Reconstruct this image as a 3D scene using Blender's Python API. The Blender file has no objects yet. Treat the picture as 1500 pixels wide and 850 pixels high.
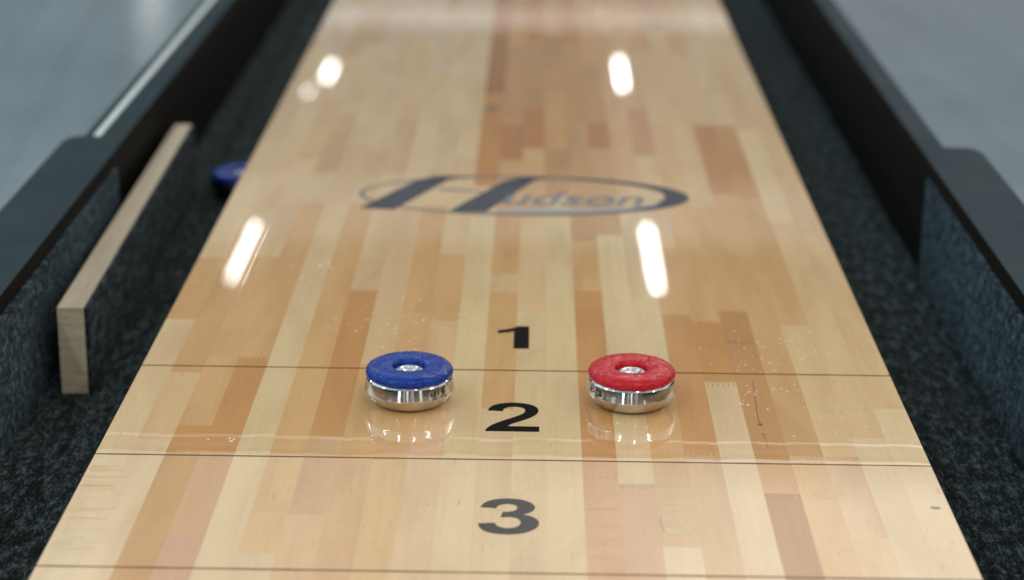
import bpy, bmesh, math, random
from mathutils import Vector, Matrix
random.seed(7)
sc = bpy.context.scene
COL = sc.collection

# ------------------------------------------------------------------ helpers
def link(name, me, mats, parent=None):
    o = bpy.data.objects.new(name, me)
    COL.objects.link(o)
    for m in (mats if isinstance(mats, (list, tuple)) else [mats]):
        me.materials.append(m)
    if parent: o.parent = parent
    return o

def obj(name, bm, mats, parent=None, smooth=False, bevel=0.0, seg=2):
    me = bpy.data.meshes.new(name)
    if bevel:
        bmesh.ops.bevel(bm, geom=[e for e in bm.edges if e.calc_face_angle(0) > 0.5],
                        offset=bevel, segments=seg, profile=0.5, affect='EDGES', clamp_overlap=True)
    bmesh.ops.recalc_face_normals(bm, faces=bm.faces)
    bm.to_mesh(me); bm.free()
    if smooth:
        for p in me.polygons: p.use_smooth = True
    return link(name, me, mats, parent)

def box(bm, x0, x1, y0, y1, z0, z1):
    vs = [bm.verts.new(c) for c in ((x0,y0,z0),(x1,y0,z0),(x1,y1,z0),(x0,y1,z0),
                                    (x0,y0,z1),(x1,y0,z1),(x1,y1,z1),(x0,y1,z1))]
    for f in ((0,3,2,1),(4,5,6,7),(0,1,5,4),(1,2,6,5),(2,3,7,6),(3,0,4,7)):
        bm.faces.new([vs[i] for i in f])
    return vs

def prism(bm, pts, z0, z1):
    a = [bm.verts.new((x,y,z0)) for x,y in pts]; b = [bm.verts.new((x,y,z1)) for x,y in pts]
    n = len(pts)
    bm.faces.new(a[::-1]); bm.faces.new(b)
    for i in range(n): bm.faces.new((a[i],a[(i+1)%n],b[(i+1)%n],b[i]))

def lathe(bm, prof, n=96, wob=None):
    rings = []
    for r, z in prof:
        if r < 1e-6: rings.append([bm.verts.new((0,0,z))])
        else:
            ring = []
            for i in range(n):
                a = 2*math.pi*i/n
                rr = r*(1+(wob(a, z) if wob else 0))
                ring.append(bm.verts.new((rr*math.cos(a), rr*math.sin(a), z)))
            rings.append(ring)
    for A, B in zip(rings, rings[1:]):
        for i in range(n):
            j = (i+1) % n
            if len(A) == 1 and len(B) == 1: continue
            if len(A) == 1: bm.faces.new((A[0], B[i], B[j]))
            elif len(B) == 1: bm.faces.new((A[i], A[j], B[0]))
            else: bm.faces.new((A[i], A[j], B[j], B[i]))

def empty(name, loc=(0,0,0), rz=0.0):
    o = bpy.data.objects.new(name, None); COL.objects.link(o)
    o.location = loc; o.rotation_euler = (0,0,rz); o.empty_display_size = .02
    return o

def tag(o, label, cat, group=None):
    o['label'] = label; o['category'] = cat
    if group: o['group'] = group
    return o

# ------------------------------------------------------------------ materials
def mat(name):
    m = bpy.data.materials.new(name); m.use_nodes = True
    nt = m.node_tree
    return m, nt, nt.nodes['Principled BSDF']

def N(nt, t, **kw):
    n = nt.nodes.new(t)
    for k, v in kw.items():
        if k in n.inputs: n.inputs[k].default_value = v
        else: setattr(n, k, v)
    return n

def L(nt, a, b): nt.links.new(a, b)

def math_(nt, op, a, b=None):
    n = N(nt, 'ShaderNodeMath', operation=op)
    for i, v in enumerate((a, b)):
        if v is None: continue
        if isinstance(v, (int, float)): n.inputs[i].default_value = v
        else: L(nt, v, n.inputs[i])
    return n.outputs[0]

def ramp(nt, fac, stops, interp='LINEAR'):
    n = nt.nodes.new('ShaderNodeValToRGB'); cr = n.color_ramp; cr.interpolation = interp
    while len(cr.elements) < len(stops): cr.elements.new(0.5)
    for e, (p, c) in zip(cr.elements, stops):
        e.position = p
        e.color = (c, c, c, 1) if isinstance(c, (int, float)) else (*c, 1)
    L(nt, fac, n.inputs[0])
    return n.outputs[0]

def scaled_pos(nt, s):
    g = N(nt, 'ShaderNodeNewGeometry')
    m = N(nt, 'ShaderNodeVectorMath', operation='MULTIPLY'); m.inputs[1].default_value = s
    L(nt, g.outputs['Position'], m.inputs[0])
    return m.outputs[0]

def noise(nt, vec, scale, detail=2.0, rough=0.5, dist=0.0):
    n = N(nt, 'ShaderNodeTexNoise'); n.inputs['Scale'].default_value = scale
    n.inputs['Detail'].default_value = detail; n.inputs['Roughness'].default_value = rough
    n.inputs['Distortion'].default_value = dist
    L(nt, vec, n.inputs['Vector'])
    return n.outputs['Fac']

def mixc(nt, fac, a, b, mode='MIX'):
    n = N(nt, 'ShaderNodeMix', data_type='RGBA', blend_type=mode)
    for idx, v in ((0, fac), (6, a), (7, b)):
        if isinstance(v, (int, float)): n.inputs[idx].default_value = v
        elif isinstance(v, tuple): n.inputs[idx].default_value = (*v, 1)
        else: L(nt, v, n.inputs[idx])
    return n.outputs[2]

STRIPS, HALF = 24, 0.254
PITCH = 2*HALF/STRIPS

def lacquer(nt, b):
    """the poured clear finish over the maple: gloss coat with a slow wave and a hint of each strip's crown"""
    pos = scaled_pos(nt, (1,1,1))
    big = noise(nt, scaled_pos(nt, (1,.45,1)), 9.0, 1.0, .4)
    mid = noise(nt, scaled_pos(nt, (1,.6,1)), 34.0, 1.0, .5)
    fine = noise(nt, pos, 170.0, 2.0, .5)
    sep = N(nt, 'ShaderNodeSeparateXYZ'); L(nt, pos, sep.inputs[0])
    fr = math_(nt, 'FRACT', math_(nt, 'DIVIDE', math_(nt, 'ADD', sep.outputs[0], HALF+PITCH*8), PITCH))
    d = math_(nt, 'ABSOLUTE', math_(nt, 'SUBTRACT', fr, .5))            # 0 in the middle of a strip, .5 at a joint
    crown = math_(nt, 'POWER', math_(nt, 'MULTIPLY', d, 2.0), 8.0)
    h = math_(nt, 'ADD', math_(nt, 'MULTIPLY', big, .00009), math_(nt, 'MULTIPLY', mid, .000010))
    h = math_(nt, 'ADD', h, math_(nt, 'MULTIPLY', fine, .0000009))
    h = math_(nt, 'ADD', h, math_(nt, 'MULTIPLY', crown, -.000007))
    # two low ridges the finish left across the lane by the second line, jogging a little from strip to strip
    sid = math_(nt, 'FLOOR', math_(nt, 'DIVIDE', math_(nt, 'ADD', sep.outputs[0], HALF+PITCH*8), PITCH))
    wn = N(nt, 'ShaderNodeTexWhiteNoise', noise_dimensions='1D'); L(nt, sid, wn.inputs['W'])
    wob = noise(nt, scaled_pos(nt, (1,0,0)), 22.0, 2.0, .6)
    for y0, width, height in ((-.1185, .0029, .000065), (-.1465, .0045, .000075)):
        yy = math_(nt, 'ADD', math_(nt, 'SUBTRACT', sep.outputs[1], y0), math_(nt, 'ADD', math_(nt, 'MULTIPLY', math_(nt, 'SUBTRACT', wn.outputs['Value'], .5), .0035), math_(nt, 'MULTIPLY', math_(nt, 'SUBTRACT', wob, .5), .012)))
        g = math_(nt, 'DIVIDE', yy, width)
        g = math_(nt, 'POWER', 2.71828, math_(nt, 'MULTIPLY', math_(nt, 'MULTIPLY', g, g), -1.0))
        amp = math_(nt, 'ADD', math_(nt, 'MULTIPLY', wob, 1.6), math_(nt, 'ADD', math_(nt, 'MULTIPLY', wn.outputs['Value'], .6), -.45))
        h = math_(nt, 'ADD', h, math_(nt, 'MULTIPLY', g, math_(nt, 'MULTIPLY', amp, height)))
    bp = N(nt, 'ShaderNodeBump'); bp.inputs['Strength'].default_value = 1; bp.inputs['Distance'].default_value = 1
    L(nt, h, bp.inputs['Height'])
    b.inputs['Coat Weight'].default_value = 1.0
    b.inputs['Coat Roughness'].default_value = .016
    b.inputs['Coat IOR'].default_value = 1.52
    L(nt, bp.outputs[0], b.inputs['Coat Normal'])
    b.inputs['Roughness'].default_value = .20
    b.inputs['Specular IOR Level'].default_value = .12

def m_maple():
    m, nt, b = mat('lacquered_maple')
    at = N(nt, 'ShaderNodeAttribute', attribute_name='wood')
    sd = N(nt, 'ShaderNodeAttribute', attribute_name='seed')
    g = N(nt, 'ShaderNodeNewGeometry')
    cmb = N(nt, 'ShaderNodeCombineXYZ'); L(nt, sd.outputs['Fac'], cmb.inputs[2]); L(nt, sd.outputs['Fac'], cmb.inputs[1])
    ad = N(nt, 'ShaderNodeVectorMath', operation='ADD'); L(nt, g.outputs['Position'], ad.inputs[0]); L(nt, cmb.outputs[0], ad.inputs[1])
    def st(s):
        v = N(nt, 'ShaderNodeVectorMath', operation='MULTIPLY'); v.inputs[1].default_value = s; L(nt, ad.outputs[0], v.inputs[0]); return v.outputs[0]
    fig = noise(nt, st((26, 5, 1)), 1.0, 3.0, .55, .6)          # broad figure along the plank
    line = noise(nt, st((420, 9, 1)), 1.0, 3.0, .6, .3)         # fine grain lines
    fleck = noise(nt, st((500, 150, 1)), 1.0, 1.0, .5)          # short pores
    cross = noise(nt, st((18, 300, 1)), 1.0, 2.0, .6)           # faint ray fleck across the plank
    c = mixc(nt, 1.0, at.outputs['Color'], ramp(nt, fig, [(.25, (.86,.80,.74)), (.55, (1,1,1)), (.8, (1.08,1.09,1.10))]), 'MULTIPLY')
    c = mixc(nt, .22, c, ramp(nt, line, [(.3, (.84,.78,.70)), (.55, (1,1,1))]), 'MULTIPLY')
    c = mixc(nt, .16, c, ramp(nt, fleck, [(.3, (.78,.70,.62)), (.40, (1,1,1))]), 'MULTIPLY')
    c = mixc(nt, .18, c, ramp(nt, cross, [(.3, (.88,.84,.80)), (.5, (1,1,1)), (.75, (1.04,1.04,1.05))]), 'MULTIPLY')
    L(nt, c, b.inputs['Base Color'])
    lacquer(nt, b)
    return m

def m_print(name, col):
    m, nt, b = mat(name)
    n = noise(nt, scaled_pos(nt, (1,1,1)), 900, 2, .6)
    L(nt, mixc(nt, ramp(nt, n, [(.35, 0.0), (.7, 1.0)]), col, tuple(min(1, c*1.5+.003) for c in col)), b.inputs['Base Color'])
    lacquer(nt, b)
    b.inputs['Specular IOR Level'].default_value = 0
    return m

def m_carpet(name, dark, light, shift=1.0, along=.34):
    m, nt, b = mat(name)
    p = scaled_pos(nt, (1,along,1))
    n1 = noise(nt, p, 640*shift, 3, .75)
    n2 = noise(nt, p, 150, 2, .6)
    n3 = noise(nt, p, 7, 3, .6)
    v = N(nt, 'ShaderNodeTexVoronoi'); v.inputs['Scale'].default_value = 330*shift; L(nt, p, v.inputs['Vector'])
    f = math_(nt, 'ADD', math_(nt, 'MULTIPLY', n1, .65), math_(nt, 'MULTIPLY', n2, .35))
    c = ramp(nt, f, [(.44, tuple(x*.22 for x in dark)), (.5, dark), (.55, light), (.63, tuple(x*2.6 for x in light))])
    c = mixc(nt, 1.0, c, ramp(nt, n3, [(.3, (.75,.75,.75)), (.7, (1.25,1.25,1.25))]), 'MULTIPLY')
    L(nt, c, b.inputs['Base Color'])
    b.inputs['Roughness'].default_value = .95
    b.inputs['Specular IOR Level'].default_value = .1
    b.inputs['Sheen Weight'].default_value = .02
    b.inputs['Sheen Roughness'].default_value = .5
    h = math_(nt, 'ADD', math_(nt, 'MULTIPLY', n1, .0010), math_(nt, 'MULTIPLY', v.outputs['Distance'], .0006))
    bp = N(nt, 'ShaderNodeBump'); bp.inputs['Distance'].default_value = 1; bp.inputs['Strength'].default_value = .8
    L(nt, h, bp.inputs['Height']); L(nt, bp.outputs[0], b.inputs['Normal'])
    return m

def m_plain(name, col, rough=.5, metal=0.0, spec=.5, var=.12, scale=60, stretch=(1,1,1), bump=0.0):
    m, nt, b = mat(name)
    n = noise(nt, scaled_pos(nt, stretch), scale, 4, .6)
    c = mixc(nt, 1.0, col, ramp(nt, n, [(.3, 1-var), (.7, 1+var)]), 'MULTIPLY')
    L(nt, c, b.inputs['Base Color'])
    b.inputs['Metallic'].default_value = metal
    b.inputs['Specular IOR Level'].default_value = spec
    L(nt, ramp(nt, n, [(.3, max(.02, rough*.85)), (.7, min(1, rough*1.15))]), b.inputs['Roughness'])
    if bump:
        bp = N(nt, 'ShaderNodeBump'); bp.inputs['Distance'].default_value = 1; bp.inputs['Strength'].default_value = 1
        L(nt, math_(nt, 'MULTIPLY', n, bump), bp.inputs['Height']); L(nt, bp.outputs[0], b.inputs['Normal'])
    return m

def m_cap(name, col, light):
    m, nt, b = mat(name)
    tc = N(nt, 'ShaderNodeTexCoord')
    n1 = noise(nt, tc.outputs['Object'], 110, 2, .5, 2.2)
    n2 = noise(nt, tc.outputs['Object'], 60, 3, .6, 2.0)
    c = mixc(nt, ramp(nt, n2, [(.47, 0.0), (.66, .55)]), col, light)
    c = mixc(nt, ramp(nt, n1, [(.52, 0.0), (.64, .75)]), c, light)
    L(nt, c, b.inputs['Base Color'])
    L(nt, ramp(nt, n1, [(.3, .20), (.7, .36)]), b.inputs['Roughness'])
    b.inputs['Specular IOR Level'].default_value = .26
    bp = N(nt, 'ShaderNodeBump'); bp.inputs['Distance'].default_value = 1; bp.inputs['Strength'].default_value = 1
    L(nt, math_(nt, 'ADD', math_(nt, 'MULTIPLY', n2, .0016), math_(nt, 'MULTIPLY', n1, .00025)), bp.inputs['Height'])
    L(nt, bp.outputs[0], b.inputs['Normal'])
    return m

def m_steel(name='polished_steel', rough=.06):
    m, nt, b = mat(name)
    tc = N(nt, 'ShaderNodeTexCoord')
    mp = N(nt, 'ShaderNodeVectorMath', operation='MULTIPLY'); mp.inputs[1].default_value = (40, 40, 2500)
    L(nt, tc.outputs['Object'], mp.inputs[0])
    n = noise(nt, mp.outputs[0], 1.0, 2, .5)
    n2 = noise(nt, tc.outputs['Object'], 140, 3, .6)
    L(nt, ramp(nt, n2, [(.35, (.56,.555,.55)), (.65, (.74,.735,.73))]), b.inputs['Base Color'])
    b.inputs['Metallic'].default_value = 1
    L(nt, ramp(nt, n2, [(.3, rough*.7), (.7, rough*1.6)]), b.inputs['Roughness'])
    bp = N(nt, 'ShaderNodeBump'); bp.inputs['Distance'].default_value = 1; bp.inputs['Strength'].default_value = 1
    L(nt, math_(nt, 'ADD', math_(nt, 'MULTIPLY', n, .000006), math_(nt, 'MULTIPLY', n2, .00004)), bp.inputs['Height'])
    L(nt, bp.outputs[0], b.inputs['Normal'])
    return m

def m_floor():
    m, nt, b = mat('grey_vinyl_planks')
    g = N(nt, 'ShaderNodeNewGeometry')
    br = N(nt, 'ShaderNodeTexBrick'); br.offset = .37
    mp = N(nt, 'ShaderNodeMapping'); mp.inputs['Rotation'].default_value = (0,0,math.radians(84))
    L(nt, g.outputs['Position'], mp.inputs['Vector']); L(nt, mp.outputs[0], br.inputs['Vector'])
    br.inputs['Scale'].default_value = 1.0; br.inputs['Brick Width'].default_value = 1.2; br.inputs['Row Height'].default_value = .18
    br.inputs['Mortar Size'].default_value = .004; br.inputs['Color1'].default_value = (.155,.215,.240,1); br.inputs['Color2'].default_value = (.180,.237,.265,1)
    br.inputs['Mortar'].default_value = (.11,.145,.155,1)
    st = N(nt, 'ShaderNodeVectorMath', operation='MULTIPLY'); st.inputs[1].default_value = (1.6, 14, 1); L(nt, mp.outputs[0], st.inputs[0])
    n = noise(nt, st.outputs[0], 1.0, 4, .6, .4)
    n2 = noise(nt, g.outputs['Position'], 1.7, 3, .6, .6)
    c = mixc(nt, 1.0, br.outputs['Color'], ramp(nt, n, [(.3, .90), (.7, 1.08)]), 'MULTIPLY')
    c = mixc(nt, 1.0, c, ramp(nt, n2, [(.35, .92), (.65, 1.08)]), 'MULTIPLY')
    L(nt, c, b.inputs['Base Color'])
    b.inputs['Roughness'].default_value = .14
    return m

def m_ply():
    m, nt, b = mat('bare_plywood')
    p = scaled_pos(nt, (30, 2.2, 260))
    n = noise(nt, p, 1.0, 4, .6, .3)
    n2 = noise(nt, scaled_pos(nt, (1,1,1)), 380, 2, .6)
    c = ramp(nt, n, [(.3, (.35,.29,.195)), (.55, (.47,.405,.295)), (.8, (.54,.475,.36))])
    c = mixc(nt, .6, c, ramp(nt, n2, [(.3, (.72,.68,.62)), (.48, (1,1,1))]), 'MULTIPLY')
    L(nt, c, b.inputs['Base Color'])
    b.inputs['Roughness'].default_value = .7
    return m

M = dict(
    maple=m_maple(),
    black=m_print('black_printed_numeral', (.004,.0035,.0035)),
    navy=m_print('navy_printed_emblem', (.012,.019,.036)),
    taupe=m_print('faded_grey_print', (.13,.12,.115)),
    greyblue=m_print('pale_blue_grey_print', (.15,.15,.16)),
    pale=m_print('washed_out_blue_print', (.30,.29,.26)),
    score=m_print('dark_score_line', (.07,.034,.014)),
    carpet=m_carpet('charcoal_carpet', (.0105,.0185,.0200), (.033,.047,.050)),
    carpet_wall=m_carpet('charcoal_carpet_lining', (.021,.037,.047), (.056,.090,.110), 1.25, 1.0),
    rail=m_plain('slate_grey_laminate', (.015,.031,.039), .5, spec=.05, var=.02, scale=12),
    wall=m_plain('dark_brown_side_board', (.0026,.0022,.0020), .6, spec=.10, var=.3, scale=16, stretch=(1,.12,3)),
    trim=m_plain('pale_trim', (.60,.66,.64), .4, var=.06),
    ply=m_ply(),
    steel=m_steel(), hub=m_steel('bright_hub_metal', .22),
    shaded_steel=m_plain('steel_with_gutter_shade', (.05,.055,.07), .35, metal=1.0, var=.2),  # puck steel with the gutter's dark reflection put into its colour
    engr=m_plain('dark_engraving', (.02,.02,.022), .6),
    blue=m_cap('blue_plastic', (.001,.022,.225), (.004,.060,.32)),
    red=m_cap('red_plastic', (.47,.003,.011), (.54,.022,.030)),
    floor=m_floor(),
    wax=m_plain('wax_granules', (.80,.72,.58), .35, spec=.5),
)

# ------------------------------------------------------------------ room floor
bm = bmesh.new()
vs = [bm.verts.new(c) for c in ((-14,-10,-.8),(14,-10,-.8),(14,22,-.8),(-14,22,-.8))]; bm.faces.new(vs)
o = obj('floor', bm, M['floor']); o['kind'] = 'structure'

# ------------------------------------------------------------------ the table
table = empty('shuffleboard_table', (0,1.0,-.8))
tag(table, 'long shuffleboard table with glossy maple lane, carpeted gutters and slate rails', 'game table')
TY0, TY1 = -.60, 2.75          # cradle
PY0, PY1 = -.47, 2.60          # playfield
def tpart(name, bm, mats, parent=None, **k):
    o = obj(name, bm, mats, None, **k)
    pr = parent or table
    o.parent = pr
    if pr is table: o.matrix_parent_inverse = Matrix.Translation((0,-1.0,.8))
    return o

# --- maple playfield: 24 strips, each a row of butted planks
PAL = dict(L=(.705,.508,.280), M=(.690,.462,.232), T=(.645,.378,.155), B=(.570,.282,.088), G=(.590,.325,.100),
           P=(.635,.385,.200), K=(.575,.315,.160), U=(.700,.440,.225), A=(.555,.315,.125), O=(.510,.230,.066),
           D=(.405,.185,.056), R=(.520,.262,.094), Q=(.670,.480,.310), Y=(.692,.508,.266), W=(.440,.215,.062))
ROWS = [
 [(-.47,'L'),(.095,'T'),(.30,'M'),(.52,'L'),(.86,'M'),(1.12,'Q')],
 [(-.47,'L'),(-.128,'M'),(-.012,'T'),(.21,'T'),(.46,'M'),(.63,'L'),(.95,'Q')],
 [(-.47,'G'),(-.143,'B'),(-.105,'T'),(.02,'T'),(.34,'M'),(.55,'T'),(.80,'L'),(.99,'A'),(1.27,'M')],
 [(-.47,'K'),(-.262,'P'),(-.147,'B'),(.018,'T'),(.34,'M'),(.50,'A'),(.73,'M'),(1.09,'A'),(1.30,'Q')],
 [(-.47,'L'),(-.15,'Y'),(.335,'M'),(.61,'L'),(.94,'Q')],
 [(-.47,'L'),(-.285,'M'),(-.15,'T'),(.335,'M'),(.58,'L'),(.90,'M'),(1.15,'Q')],
 [(-.47,'U'),(-.235,'P'),(-.12,'B'),(.165,'P'),(.335,'M'),(.505,'P'),(.79,'M'),(1.05,'Q')],
 [(-.47,'U'),(-.16,'T'),(.008,'M'),(.335,'M'),(.48,'L'),(.78,'M'),(.93,'Q')],
 [(-.47,'M'),(-.155,'T'),(.115,'T'),(.33,'M'),(.52,'L'),(.93,'L'),(1.15,'Q')],
 [(-.47,'L'),(-.155,'U'),(.10,'T'),(.34,'M'),(.56,'L'),(.88,'Q')],
 [(-.47,'L'),(-.15,'Y'),(.335,'L'),(.46,'B'),(.86,'D'),(1.14,'O')],
 [(-.47,'L'),(-.07,'T'),(.165,'M'),(.33,'T'),(.555,'O'),(.69,'A'),(1.02,'T')],
 [(-.47,'L'),(-.20,'Y'),(.12,'M'),(.335,'T'),(.60,'O'),(.77,'A'),(1.10,'B')],
 [(-.47,'L'),(-.15,'Y'),(.335,'A'),(.60,'T'),(.84,'A'),(1.16,'T')],
 [(-.47,'P'),(-.148,'B'),(.172,'T'),(.335,'A'),(.71,'A'),(1.06,'B')],
 [(-.47,'P'),(-.185,'L'),(.02,'Y'),(.345,'A'),(.60,'O'),(.705,'A'),(1.0,'T')],
 [(-.47,'L'),(-.27,'M'),(-.15,'T'),(.005,'Y'),(.36,'M'),(.47,'U'),(.90,'T')],
 [(-.47,'Y'),(-.141,'B'),(.12,'T'),(.335,'M'),(.575,'K'),(.77,'M'),(1.10,'T')],
 [(-.47,'L'),(-.016,'B'),(.105,'T'),(.30,'M'),(.70,'L'),(1.05,'T')],
 [(-.47,'W'),(-.196,'T'),(-.145,'R'),(.13,'T'),(.30,'M'),(.76,'M'),(1.12,'A')],
 [(-.47,'U'),(-.14,'T'),(.02,'T'),(.27,'T'),(.445,'O'),(.70,'M'),(1.02,'T')],
 [(-.47,'M'),(-.255,'U'),(-.14,'M'),(.10,'T'),(.435,'B'),(.70,'L'),(1.10,'M')],
 [(-.47,'L'),(-.11,'M'),(.30,'L'),(.68,'M'),(1.06,'L')],
 [(-.47,'L'),(-.06,'M'),(.36,'M'),(.80,'L'),(1.2,'M')],
]
bm = bmesh.new()
wood = bm.loops.layers.float_color.new('wood'); seed = bm.faces.layers.float.new('seed')
def paint(f, c, s):
    f[seed] = s
    for l in f.loops: l[wood] = (*c, 1)
rng = random.Random(3)
ZT = 0.0
def plank(x0, x1, y0, y1, c):
    f = bm.faces.new([bm.verts.new(v) for v in ((x0,y0,ZT),(x1,y0,ZT),(x1,y1,ZT),(x0,y1,ZT))])
    paint(f, c, rng.uniform(0, 60))
for k, row in enumerate(ROWS):
    x0, x1 = -HALF+k*PITCH, -HALF+(k+1)*PITCH
    row = list(row)
    for i, (ya, c) in enumerate(row):
        if .29 < ya < .37: row[i] = (ya+rng.uniform(-.13,.17), c)
        if .85 < ya: row[i] = (ya+rng.uniform(-.06,.06), c)
    while row[-1][0] < PY1-.5: row.append((row[-1][0]+rng.uniform(.28,.5), rng.choice('LMTAQML')))
    for i, (ya, c) in enumerate(row):
        yb = row[i+1][0] if i+1 < len(row) else PY1
        base = PAL[c]
        if i+1 < len(row) and -.17 < yb < -.138:                 # strips that run on under the second line keep one tone
            nb = PAL[row[i+1][1]]; base = tuple(.55*u+.45*v for u, v in zip(base, nb))
        if ya > .15:                                             # far planks are closer in tone
            av = PAL['L'] if k < 10 else PAL['T']; fb = .42 if k < 10 else .06; base = tuple((1-fb)*u+fb*v for u, v in zip(base, av))
        ys = [ya]
        while yb-ys[-1] > .60: ys.append(ys[-1]+rng.uniform(.28,.42))
        ys.append(yb)
        for a, b_ in zip(ys, ys[1:]):
            if 10 <= k <= 18 and ya > .40: base = tuple(u*v for u, v in zip(PAL[c], (.95,.87,.74)))
            t = rng.uniform(.985,1.02); w = rng.uniform(-.006,.006)
            col = (base[0]*t+w*.3, base[1]*t, base[2]*t-w)
            j0, j1 = a, b_
            plank(x0, x1, j0, j1, tuple(max(.01, v) for v in col))
# sides and underside of the slab
def quad(pts, c):
    f = bm.faces.new([bm.verts.new(p) for p in pts]); paint(f, c, 3.3)
ZB = -.0300; E_ = PAL['T']
quad([(-HALF,PY0,ZT),(-HALF,PY1,ZT),(-HALF,PY1,ZB),(-HALF,PY0,ZB)], E_)
quad([(HALF,PY0,ZT),(HALF,PY0,ZB),(HALF,PY1,ZB),(HALF,PY1,ZT)], E_)
quad([(-HALF,PY0,ZT),(-HALF,PY0,ZB),(HALF,PY0,ZB),(HALF,PY0,ZT)], E_)
quad([(-HALF,PY1,ZT),(HALF,PY1,ZT),(HALF,PY1,ZB),(-HALF,PY1,ZB)], E_)
quad([(-HALF,PY0,ZB),(-HALF,PY1,ZB),(HALF,PY1,ZB),(HALF,PY0,ZB)], E_)
# marks that are in the wood itself: flecks, finger joints, cracks, knots
ZM = .00006
def mark(pts, c, z=ZM):
    c = (min(.68, c[0]*1.10+.02), min(.6, c[1]*1.07+.015), c[2]*1.02+.006)
    f = bm.faces.new([bm.verts.new((x,y,z)) for x,y in pts]); paint(f, c, rng.uniform(0,60))
def streak(pts, w, c, z=ZM):
    for (xa,ya),(xb,yb) in zip(pts, pts[1:]):
        d = Vector((xb-xa,yb-ya)); d.normalize(); n = Vector((-d.y,d.x))*w*.5
        mark([(xa-n.x,ya-n.y),(xb-n.x,yb-n.y),(xb+n.x,yb+n.y),(xa+n.x,ya+n.y)], c, z)
def sx(k): return -HALF+k*PITCH
# ray flecks across the leftmost strips near the front
for i in range(26):
    y = rng.uniform(-.30,-.17); xa = sx(0)+rng.uniform(.0008,.004); w = rng.uniform(.010,.026)
    cc = (.61,.405,.17) if rng.random() < .6 else (.68,.50,.29)
    mark([(xa,y),(xa+w,y+rng.uniform(-.0004,.0004)),(xa+w,y+.0009),(xa,y+rng.uniform(.0012,.0024))], cc, ZM+i*1e-6)
def comb(k, y, n, c, up=1, ln=.007):
    for i in range(n):
        x = sx(k)+PITCH*(i+.5)/n
        mark([(x-.0008,y),(x+.0008,y),(x+.0002,y+up*ln*rng.uniform(.7,1.1)),(x-.0002,y+up*ln)], c, ZM+i*1e-6)
comb(18,-.018,6,(.47,.28,.12),-1,.008); comb(18,-.016,6,(.42,.25,.12),1,.003)
comb(17,-.143,6,(.55,.34,.15),1,.008);  
comb(14,-.203,6,(.50,.31,.18),1,.007); comb(14,-.178,5,(.46,.28,.17),1,.003); comb(15,-.187,6,(.47,.31,.19),-1,.006)
comb(20,-.152,5,(.55,.32,.15),1,.005)
comb(6,.163,6,(.53,.28,.12),1,.006); comb(3,.016,6,(.54,.31,.13),-1,.006); comb(19,.128,5,(.52,.30,.14),-1,.006)
# resin bands on the pink strip
for y, c in ((-.222,(.54,.32,.165)),(-.246,(.52,.305,.155)),(-.262,(.53,.31,.16)),(-.268,(.55,.33,.17)),(-.285,(.52,.30,.15))):
    mark([(sx(14)+.001,y),(sx(15)-.001,y),(sx(15)-.002,y+.004),(sx(14)+.002,y+.0035)], c)
# dark crack with a pin knot, and its continuation
streak([(sx(19.55),-.012),(sx(19.50),-.035),(sx(19.44),-.058),(sx(19.40),-.078),(sx(19.41),-.092)], .0009, (.27,.14,.06))
mark([(sx(19.41)+.0022*math.cos(a)*.7,-.090+.0020*math.sin(a)) for a in [i*math.pi/5 for i in range(10)]], (.16,.08,.04), ZM*2)
streak([(sx(19.42),-.104),(sx(19.47),-.116),(sx(19.45),-.128)], .0009, (.32,.17,.08))
streak([(sx(19.25),-.106),(sx(19.65),-.107)], .0008, (.40,.22,.11))
streak([(sx(5.55),-.245),(sx(5.52),-.272),(sx(5.53),-.30)], .0012, (.60,.41,.185))
streak([(sx(8.4),-.165),(sx(8.42),-.186),(sx(8.40),-.20)], .0008, (.56,.39,.19))
# knots on strip 16
def blob(cx, cy, rx, ry, c, z=ZM, ph=0.0, n=22):
    mark([(cx+rx*math.cos(2*math.pi*i/n)*(1+.16*math.sin(3*2*math.pi*i/n+ph)), cy+ry*math.sin(2*math.pi*i/n)*(1+.14*math.cos(2*2*math.pi*i/n+ph))) for i in range(n)], c, z)
blob(sx(16.42),-.243,.0092,.012,(.56,.40,.215),ZM,.6)
blob(sx(16.36),-.238,.0080,.0088,(.50,.335,.165),ZM*2,.6)
streak([(sx(16.05),-.232),(sx(16.03),-.240),(sx(16.1),-.249)], .0010, (.36,.23,.12), ZM*3)
blob(sx(16.45),-.213,.0095,.0016,(.56,.38,.22),ZM,.2); blob(sx(16.45),-.221,.0088,.0014,(.58,.41,.23),ZM,.9)
blob(sx(16.45),-.187,.0090,.0020,(.47,.355,.21),ZM,.1)
blob(sx(20.75),-.197,.0085,.0060,(.58,.36,.165),ZM,.3)
blob(sx(19.5),.062,.0115,.0018,(.29,.175,.085),ZM,.4)
blob(sx(23.6),-.213,.0030,.0022,(.17,.14,.11),ZM,.4)
blob(sx(10.45),.76,.0065,.02,(.26,.14,.06),ZM,.4)
# pores and mineral specks everywhere the lane shows
for i in range(420):
    k = rng.randrange(24); x = sx(k+rng.uniform(.08,.92)); y = -.45+1.2*rng.random()**1.4
    ln = rng.uniform(.002,.009); w = rng.uniform(.0003,.0006); c = (.42,.27,.13) if rng.random()<.3 else (.52,.36,.18)
    mark([(x-w/2,y),(x+w/2,y),(x+w/2,y+ln),(x-w/2,y+ln)], c, ZM*.6)
play = tpart('playfield', bm, M['maple'])

b2 = bmesh.new(); box(b2, -.240, .240, PY0+.01, PY1-.01, -.0597, -.0302)
tpart('support_bed', b2, M['wall'])

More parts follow.
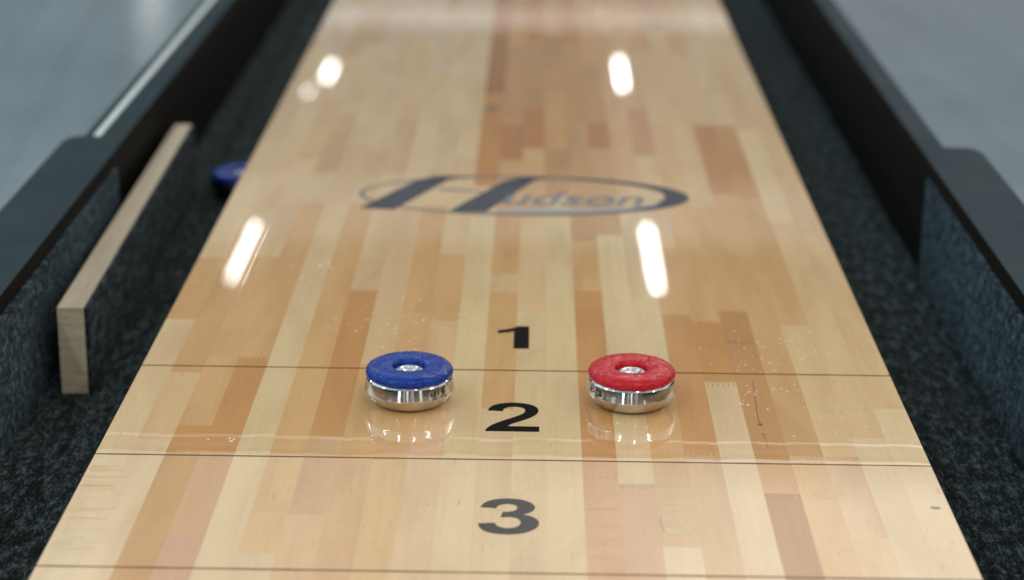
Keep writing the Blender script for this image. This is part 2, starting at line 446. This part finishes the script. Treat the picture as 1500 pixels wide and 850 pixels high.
# --- printed score lines
for y in (0.0, -.1524, -.3048):
    b2 = bmesh.new(); n = 40
    ws = [.00062*(1+random.uniform(-.18,.18)) for _ in range(n+1)]
    for i in range(n):
        xa, xb = -HALF+2*HALF*i/n, -HALF+2*HALF*(i+1)/n
        b2.faces.new([b2.verts.new(p) for p in ((xa,y-ws[i],.00022),(xb,y-ws[i+1],.00022),(xb,y+ws[i+1],.00022),(xa,y+ws[i],.00022))])
    o = tpart('score_line', b2, M['score'], play)

# --- numerals 1 2 3 (outlines, quadratic curves)
def outline(cmds):
    pts = []; cur = None
    for c in cmds:
        if len(c) == 2: cur = c; pts.append(c)
        else:
            (ax, ay), (bx, by) = cur, c[2:]
            for i in range(1, 9):
                t = i/8
                pts.append(((1-t)**2*ax+2*t*(1-t)*c[0]+t*t*bx, (1-t)**2*ay+2*t*(1-t)*c[1]+t*t*by))
            cur = c[2:]
    return pts
def flat(pts, z):
    b2 = bmesh.new(); vs = [b2.verts.new((x,y,z)) for x,y in pts]
    es = [b2.edges.new((vs[i], vs[(i+1)%len(vs)])) for i in range(len(vs))]
    bmesh.ops.triangle_fill(b2, edges=es, use_beauty=True, use_dissolve=False)
    for f in b2.faces:
        if f.normal.z < 0: f.normal_flip()
    return b2
two = outline([(1036,261),(1036,0),(51,0),(67,148,147,281),(227,414,463,636),(667,826,713,895),(775,988,775,1079),(775,1180,721,1234),
               (667,1288,571,1289),(477,1289,421,1232),(365,1175,357,1045),(77,1073),(103,1304,233,1404),(363,1505,560,1505),(776,1505,899,1388),
               (1023,1271,1023,1099),(1023,1000,987,910),(951,820,875,723),(824,658,691,536),(558,414,522,374),(486,334,464,261)])
three = outline([(77,389),(349,422),(362,318,419,263),(476,208,557,208),(644,208,703,274),(763,340,763,452),(763,558,706,620),(649,682,567,682),
                 (513,682,438,661),(469,890),(583,887,643,939),(703,991,703,1079),(703,1153,659,1197),(615,1241,542,1241),(470,1241,419,1191),
                 (368,1141,357,1045),(98,1089),(125,1223,180,1303),(235,1383,333,1429),(432,1475,554,1475),(763,1475,889,1342),(993,1233,993,1096),
                 (993,901,780,785),(907,758,983,663),(1059,568,1059,435),(1059,233,911,92),(763,-49,544,-49),(334,-49,196,72),(93,170,77,389)][:-1]+[(90,175,77,389)])[:-1]
def fit_to(pts, x0, x1, y0, y1):
    xs = [q[0] for q in pts]; ys = [q[1] for q in pts]
    return [(x0+(q[0]-min(xs))/(max(xs)-min(xs))*(x1-x0), y0+(q[1]-min(ys))/(max(ys)-min(ys))*(y1-y0)) for q in pts]
one = [(-.0018,.0430),(.0090,.0430),(.0090,.0895),(.0006,.0895),(-.0012,.0868),(-.0050,.0838),(-.0095,.0818),(-.0133,.0810),(-.0133,.0742),(-.0095,.0752),(-.0050,.0768),(-.0018,.0787)]
for pts, lab in ((one,'black numeral 1'), (fit_to(two,-.0178,.0163,-.1075,-.0590),'black numeral 2'), (fit_to(three,-.0182,.0163,-.2570,-.2090),'black numeral 3')):
    o = tpart('numeral', flat(pts, .00018), M['black'], play); o['label'] = lab

# --- oval emblem printed across the lane
b2 = bmesh.new()
def layer(pts, z, mi):
    t = flat(pts, z); me = bpy.data.meshes.new('t'); t.to_mesh(me); t.free()
    n0 = len(b2.faces); b2.from_mesh(me); bpy.data.meshes.remove(me)
    b2.faces.ensure_lookup_table()
    for f in list(b2.faces)[n0:]: f.material_index = mi
ECX, ECY, EA, EB = .0025, .434, .1455, .0640
n = 96
def oval(cx, cy, a, b_, i): t = 2*math.pi*i/n; return (cx+a*math.cos(t), cy+b_*math.sin(t))
for i in range(n):
    q = [oval(ECX,ECY,EA,EB,i), oval(ECX,ECY,EA,EB,i+1), oval(ECX-.0075,ECY,EA-.0115,EB-.0062,i+1), oval(ECX-.0075,ECY,EA-.0115,EB-.0062,i)]
    f = b2.faces.new([b2.verts.new((*p,.00016)) for p in q])
    t = 360*(i+.5)/n
    f.material_index = 0 if (t < 72 or t > 318) else 1
def shear(pts): return [(x,y) for x,y in pts]
H0, H1 = ECY-.046, ECY+.052
layer([(-.139,H0-.001),(-.109,H0-.004),(-.066,H1-.004),(-.050,H1+.0065),(-.034,H1+.0095),(-.078,H1+.0085),(-.094,H1-.006)], .00020, 0)      # left stroke
layer([(-.062,H0-.008),(-.030,H0-.008),(.012,H1-.002),(.030,H1+.0075),(.055,H1+.0068),(.002,H1+.0095),(-.016,H1-.006)], .00020, 0)            # right stroke
layer([(-.074,ECY+.014),(-.036,ECY+.008),(-.033,ECY+.012),(-.072,ECY+.019)], .00024, 1)                                     # crossbar
layer([(.117,ECY-.020),(.130,ECY-.014),(.141,ECY),(.130,ECY+.018),(.120,ECY+.026),(.127,ECY+.006),(.126,ECY-.006)], .00024, 0)   # swollen right tip
layer([(-.030,ECY-.0535),(.010,ECY-.0560),(.050,ECY-.0525),(.088,ECY-.0430),(.116,ECY-.0280),(.127,ECY-.0120),(.112,ECY-.0250),(.080,ECY-.0360),(.040,ECY-.0400),(.000,ECY-.0400)], .00022, 3)   # pale crescent under the lettering
# lettering inside the oval
fc = bpy.data.curves.new('t', 'FONT'); fc.body = 'udson'; fc.size = .064; fc.shear = .32; fc.offset = .0006
fo = bpy.data.objects.new('t', fc); COL.objects.link(fo)
dg = bpy.context.evaluated_depsgraph_get(); dg.update()
me = bpy.data.meshes.new_from_object(fo.evaluated_get(dg))
bpy.data.objects.remove(fo)
xs = [v.co.x for v in me.vertices]; ys = [v.co.y for v in me.vertices]
for v in me.vertices:
    v.co.x = -.016+(v.co.x-min(xs))/(max(xs)-min(xs))*.124; v.co.y = ECY-.030+(v.co.y-min(ys))/(max(ys)-min(ys))*.043; v.co.z = .00028
n0 = len(b2.faces); b2.from_mesh(me); bpy.data.meshes.remove(me); b2.faces.ensure_lookup_table()
for f in list(b2.faces)[n0:]: f.material_index = 2
for f in b2.faces:
    if f.normal.z < 0: f.normal_flip()
me = bpy.data.meshes.new('oval_emblem'); b2.to_mesh(me); b2.free()
o = link('oval_emblem', me, [M['navy'], M['taupe'], M['greyblue'], M['pale']]); o.parent = play
o['label'] = 'dark blue oval emblem with slanted letters'

# --- gutter floor
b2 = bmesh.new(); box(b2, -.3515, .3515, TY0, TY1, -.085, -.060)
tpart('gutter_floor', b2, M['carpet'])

# --- side rails with wide front caps and carpet lining
for s in (-1, 1):
    b2 = bmesh.new()
    w = .0365 if s < 0 else .0212
    a, c = sorted((s*.3520, s*(.3520+w)))
    box(b2, a, c, TY0, TY1, -.26, .0428)
    rail = tpart('side_rail', b2, [M['wall'], M['rail']], bevel=.0022, seg=3)
    for p in rail.data.polygons:
        if p.normal.z > .6 or p.normal.x*s > .6: p.material_index = 1
    b2 = bmesh.new()
    pl = [(.3512,TY0),(.4030,TY0),(.4030,.435),(.3995,.448),(.393,.4535),(.3512,.4545)]
    pl = [(s*x,y) for x,y in pl]
    prism(b2, pl, .0305, .0436)
    cap = tpart('rail_cap', b2, [M['wall'], M['rail']], rail, bevel=.0012, seg=2)
    cap.matrix_parent_inverse = Matrix.Identity(4)
    for p in cap.data.polygons:
        if p.normal.z > .6 or p.normal.x*s > .6 or p.normal.y > .6: p.material_index = 1
    b2 = bmesh.new()
    x0, x1 = sorted((s*(.3520+w+.0003), s*.4005)); box(b2, x0, x1, TY0, .445, -.26, .0300)
    tpart('outer_panel', b2, M['rail'], rail, bevel=.002)
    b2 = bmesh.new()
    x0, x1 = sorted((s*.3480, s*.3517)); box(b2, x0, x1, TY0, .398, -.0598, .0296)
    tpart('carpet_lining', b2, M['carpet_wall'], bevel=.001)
    if s < 0:
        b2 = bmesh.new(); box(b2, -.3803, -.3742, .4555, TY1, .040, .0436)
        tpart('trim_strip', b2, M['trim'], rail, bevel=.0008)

# ------------------------------------------------------------------ loose carpet-faced board in the left gutter
def slanted(bm, near, far, z0, z1):
    (xa,xb,yn), (xc,xd,yf) = near, far
    vs = [bm.verts.new(p) for p in ((xa,yn,z0),(xb,yn,z0),(xd,yf,z0),(xc,yf,z0),(xa,yn,z1),(xb,yn,z1),(xd,yf,z1),(xc,yf,z1))]
    for f in ((0,3,2,1),(4,5,6,7),(0,1,5,4),(1,2,6,5),(2,3,7,6),(3,0,4,7)): bm.faces.new([vs[i] for i in f])
bx, by = -.324, .37
board = empty('carpet_faced_board', (bx,by,-.06))
tag(board, 'pale plywood board with dark carpet facing standing on edge in left gutter', 'board')
INV = Matrix.Translation((-bx,-by,.06))
b2 = bmesh.new(); slanted(b2, (-.3335,-.3142,.0960), (-.3420,-.3262,.647), -.0595, .0070)
o = obj('plywood_core', b2, M['ply'], board, bevel=.0009); o.matrix_parent_inverse = INV
b2 = bmesh.new(); slanted(b2, (-.3140,-.3112,.0965), (-.3260,-.3232,.646), -.0592, .0062)
o = obj('carpet_facing', b2, M['carpet'], board, bevel=.0006); o.matrix_parent_inverse = INV

# ------------------------------------------------------------------ pucks
body_prof = [(0,.0002),(.0180,.0002),(.0205,.0006),(.0235,.0022),(.0262,.0050),(.0281,.0080),(.0288,.0096),(.0294,.0099),
             (.02935,.0106),(.0281,.0174),(.0277,.0182),(.0270,.0190),(.0200,.0192),(.0118,.0192),(.0114,.0188),(0,.0186)]
cap_prof = [(.0240,.0193),(.0274,.0190),(.0282,.0196),(.0285,.0208),(.0281,.0226),(.0269,.0242),(.0250,.0252),(.0225,.0256),(.0180,.0256),(.0140,.0254),
            (.0118,.0250),(.0108,.0242),(.0104,.0228),(.0104,.0196),(.0150,.0194),(.0240,.0193)]
def puck(name, loc, rz, label, capmat, marks, steel=None, cat='puck'):
    t = tag(empty(name, loc, rz), label, cat, 'shuffleboard pucks')
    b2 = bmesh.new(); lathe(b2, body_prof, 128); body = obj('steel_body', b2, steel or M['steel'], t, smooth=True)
    body.data.set_sharp_from_angle(angle=math.radians(14)) if hasattr(body.data, 'set_sharp_from_angle') else None
    b2 = bmesh.new()
    lathe(b2, cap_prof, 128, lambda a, z: .005*math.sin(9*a+1)*(1 if z > .0195 else 0)+.003*math.sin(23*a))
    bmesh.ops.remove_doubles(b2, verts=b2.verts, dist=1e-7)
    obj('plastic_cap', b2, capmat, t, smooth=True)
    b2 = bmesh.new(); lathe(b2, [(.0102,.0188),(.0102,.0212),(.0096,.0218),(.0072,.0223),(.0054,.0224),(.0048,.0218),(.0042,.0208),(.0016,.0206),(0,.0212)], 48)
    hub = obj('hub', b2, M['hub'], t, smooth=True)
    if marks:
        b2 = bmesh.new()
        for poly in marks:
            vs = []
            for a, z in poly:
                an = math.radians(a-90); r = .02943-max(0, z-.0106)*.1845
                vs.append(b2.verts.new((r*math.cos(an), r*math.sin(an), z)))
            b2.faces.new(vs)
        obj('engraving', b2, M['engr'], body)
    return t
def tri(a, z0, z1, w): return [(a-w,z0),(a+w,z0),(a,z1)]
def bar(a, z0, z1, w, lean=0): return [(a-w,z0),(a+w,z0),(a+w+lean,z1),(a-w+lean,z1)]
marks_b = [tri(52,.0125,.0168,3.6), bar(44,.0125,.0165,.9), bar(37,.0120,.0160,1.2,2), bar(33,.0122,.0142,1.0)]
marks_r = [bar(-66,.0122,.0166,1.6), bar(-62,.0140,.0166,1.2,3), bar(-62,.0122,.0142,1.2,3.5), tri(-46,.0118,.0160,4.0), bar(-38,.0122,.0140,.8), bar(-54,.0122,.0160,.8)]
puck('shuffleboard_puck', (-.0683,-.0577,0), .0, 'blue capped steel puck standing on the maple lane left of the numeral 2', M['blue'], marks_b)
puck('shuffleboard_puck', (.0760,-.0556,0), .0, 'red capped steel puck standing on the maple lane right of the numeral 2', M['red'], marks_r)
puck('shuffleboard_puck', (-.2772,.632,-.0597), 1.0, 'blue capped puck lying down in the left gutter beside the plywood board', M['blue'], None, M['shaded_steel'])

# ------------------------------------------------------------------ wax granules scattered on the lane
b2 = bmesh.new(); r2 = random.Random(11)
def grain(x, y, s):
    h = s*r2.uniform(.35,.6); a0 = r2.uniform(0,6.28); n = 5
    ring = [b2.verts.new((x+s*math.cos(a0+i*6.283/n)*r2.uniform(.7,1.2), y+s*math.sin(a0+i*6.283/n)*r2.uniform(.7,1.2), .0001)) for i in range(n)]
    tp = b2.verts.new((x,y,h))
    for i in range(n): b2.faces.new((ring[i], ring[(i+1)%n], tp))
def cloud(cx, cy, sx_, sy_, n, s0, s1):
    for _ in range(n):
        x, y = r2.gauss(cx, sx_), r2.gauss(cy, sy_)
        if abs(x) < HALF-.003: grain(x, y, r2.uniform(s0, s1))
cloud(-.083,.088,.020,.028,70,.0003,.0009)
cloud(.185,.048,.024,.022,70,.0003,.0009)
cloud(.165,-.030,.012,.030,40,.0003,.0010)
cloud(.215,-.075,.015,.020,34,.0003,.0009)
cloud(-.155,.215,.016,.022,20,.0004,.0012)
cloud(-.185,-.128,.006,.004,4,.0008,.0014)
cloud(0,-.05,.16,.14,110,.0002,.0005)
wx = obj('wax_granules', b2, M['wax']); wx['kind'] = 'stuff'
wx['label'] = 'pale specks of wax powder scattered over the lane'

# ------------------------------------------------------------------ light: rows of ceiling tubes, a dim room around with bright patches added
def tube(X, Y, length, width=.040, power=8.6):
    ld = bpy.data.lights.new('ceiling_tube', 'AREA'); ld.shape = 'RECTANGLE'
    ld.size = width; ld.size_y = length; ld.color = (1, .975, .925)
    ld.energy = power*length/.82
    o = bpy.data.objects.new('ceiling_tube', ld); COL.objects.link(o); o.location = (X, Y+length/2, 1.95)
for X in (-4.40, -2.76, -1.14, .49, 2.12, 3.75):
    for Y in (-9.1, -5.7, -2.3):
        tube(X, Y, 1.3, .10, 8.0)
    tube(X, 2.2, .82, .10, 10)
    if X == -1.14:
        tube(X, 6.05, .74, .022, 1.0); tube(X+.01, 9.54, .40, .034, 1.5); tube(X-.05, 9.17, .12, .030, .8)
    elif X == .49:
        tube(X, 5.99, .82, .028, 1.9); tube(X, 9.42, .70, .030, 1.9)
    else:
        tube(X, 5.99, .84, .038, 6.0); tube(X, 9.42, .72, .038, 6.0)

tube(-4.12, 19.6, 1.6, .16, 2.4)

w = bpy.data.worlds.new('World'); sc.world = w; w.use_nodes = True
nt = w.node_tree; bg = nt.nodes['Background']
tc = N(nt, 'ShaderNodeTexCoord'); sp = N(nt, 'ShaderNodeSeparateXYZ'); L(nt, tc.outputs['Generated'], sp.inputs[0])
zc = math_(nt, 'MAXIMUM', sp.outputs[2], .02)
q = math_(nt, 'DIVIDE', sp.outputs[1], zc)
def step(edge, soft):
    n = N(nt, 'ShaderNodeMapRange', interpolation_type='SMOOTHSTEP')
    n.inputs['From Min'].default_value = edge-soft; n.inputs['From Max'].default_value = edge+soft
    L(nt, q, n.inputs['Value']); return n.outputs['Result']
# the ceiling away from the table: brightness of each bay between its cross beams
ceil = .55
for edge, soft, jump in ((-3.0,2.0,.15), (-.5,1.5,.45), (2.12,.16,-.18), (2.330,.006,-.86), (3.22,.06,.50), (3.62,.03,-.31), (5.07,.03,.90), (5.31,.03,-.82)):
    ceil = math_(nt, 'ADD', math_(nt, 'MULTIPLY', step(edge, soft), jump), ceil)
nz = noise(nt, tc.outputs['Generated'], 3.0, 2, .5)
ceil = mixc(nt, 1.0, ceil, ramp(nt, nz, [(.3, (.88,.86,.85)), (.7, (1.10,1.06,1.04))]), 'MULTIPLY')
up = ramp(nt, math_(nt, 'ADD', math_(nt, 'MULTIPLY', sp.outputs[2], 10.0), .5), [(.35, 0.0), (.65, 1.0)])
col = mixc(nt, up, (.10,.11,.115), ceil)
az = math_(nt, 'DIVIDE', sp.outputs[0], math_(nt, 'MAXIMUM', math_(nt, 'MULTIPLY', sp.outputs[1], -1.0), .05))
def pulse(v, a0, a1, soft):
    r = []
    for e in (a0, a1):
        n = N(nt, 'ShaderNodeMapRange', interpolation_type='SMOOTHSTEP'); n.inputs['From Min'].default_value = e-soft; n.inputs['From Max'].default_value = e+soft
        L(nt, v, n.inputs['Value']); r.append(n.outputs['Result'])
    return math_(nt, 'SUBTRACT', r[0], r[1])
low = math_(nt, 'MULTIPLY', pulse(sp.outputs[2], -.30, .24, .02), pulse(sp.outputs[1], -2, -.2, .05))
wall_ = .17
for a0, a1, v in ((-.45,-.36,7.0), (-.20,-.14,.7), (-.05,.01,2.2), (.12,.26,.5), (.55,.70,1.6), (-1.3,-.9,.8), (1.3,1.8,.8)):  # unseen bright stripes added low behind the camera for puck sides to mirror
    wall_ = math_(nt, 'ADD', math_(nt, 'MULTIPLY', pulse(az, a0, a1, .012), v), wall_)
col = mixc(nt, low, col, wall_)
side = ramp(nt, math_(nt, 'ADD', math_(nt, 'MULTIPLY', sp.outputs[0], .5), .5), [(.05, (1.25,1.75,2.0)), (.30, (.72,1.03,1.18)), (.50, (1,1,1)), (.7, (1.0,1.02,1.05))])  # bluish lift added on the unseen left, tinting floor and right lining
col = mixc(nt, 1.0, col, side, 'MULTIPLY')
ux = math_(nt, 'DIVIDE', sp.outputs[0], zc)
def xstep(e0, e1):
    n = N(nt, 'ShaderNodeMapRange', interpolation_type='SMOOTHSTEP'); n.inputs['From Min'].default_value = e0; n.inputs['From Max'].default_value = e1
    L(nt, ux, n.inputs['Value']); return n.outputs['Result']
bay = math_(nt, 'MULTIPLY', math_(nt, 'SUBTRACT', step(.9,.7), step(2.25,.07)), math_(nt, 'SUBTRACT', xstep(-.25,.40), xstep(1.2,1.8)))  # unseen bright ceiling patch added to lighten the lane's near right
col = mixc(nt, 1.0, col, mixc(nt, bay, (0.0,0.0,0.0), (1.50,1.42,1.28)), 'ADD')
L(nt, col, bg.inputs['Color']); bg.inputs['Strength'].default_value = .60

# ------------------------------------------------------------------ camera
cd = bpy.data.cameras.new('Camera'); cam = bpy.data.objects.new('Camera', cd); COL.objects.link(cam)
R_ = Vector((0.9998564082, 0.0134655129, 0.0102879996)); U_ = Vector((-0.0140428629, 0.3185919414, 0.9477879367)); F_ = Vector((-0.0094847769, 0.9477963151, -0.3187352885))
mw = Matrix(((R_.x,U_.x,-F_.x,.0100247),(R_.y,U_.y,-F_.y,-1.2849346),(R_.z,U_.z,-F_.z,.4898129),(0,0,0,1)))
cam.matrix_world = mw
cd.sensor_width = 36; cd.lens = 2964.2005/1500*36; cd.clip_start = .05; cd.clip_end = 200
cd.dof.use_dof = True; cd.dof.focus_distance = 1.26; cd.dof.aperture_fstop = 4.8
sc.camera = cam
sc.render.engine = 'CYCLES'
sc.cycles.use_denoising = True
sc.cycles.sample_clamp_indirect = 6
sc.render.resolution_x, sc.render.resolution_y = 1024, 580
vs_ = sc.view_settings; vs_.view_transform = 'Standard'; vs_.look = 'None'; vs_.exposure = 0; vs_.gamma = 1; vs_.use_curve_mapping = False
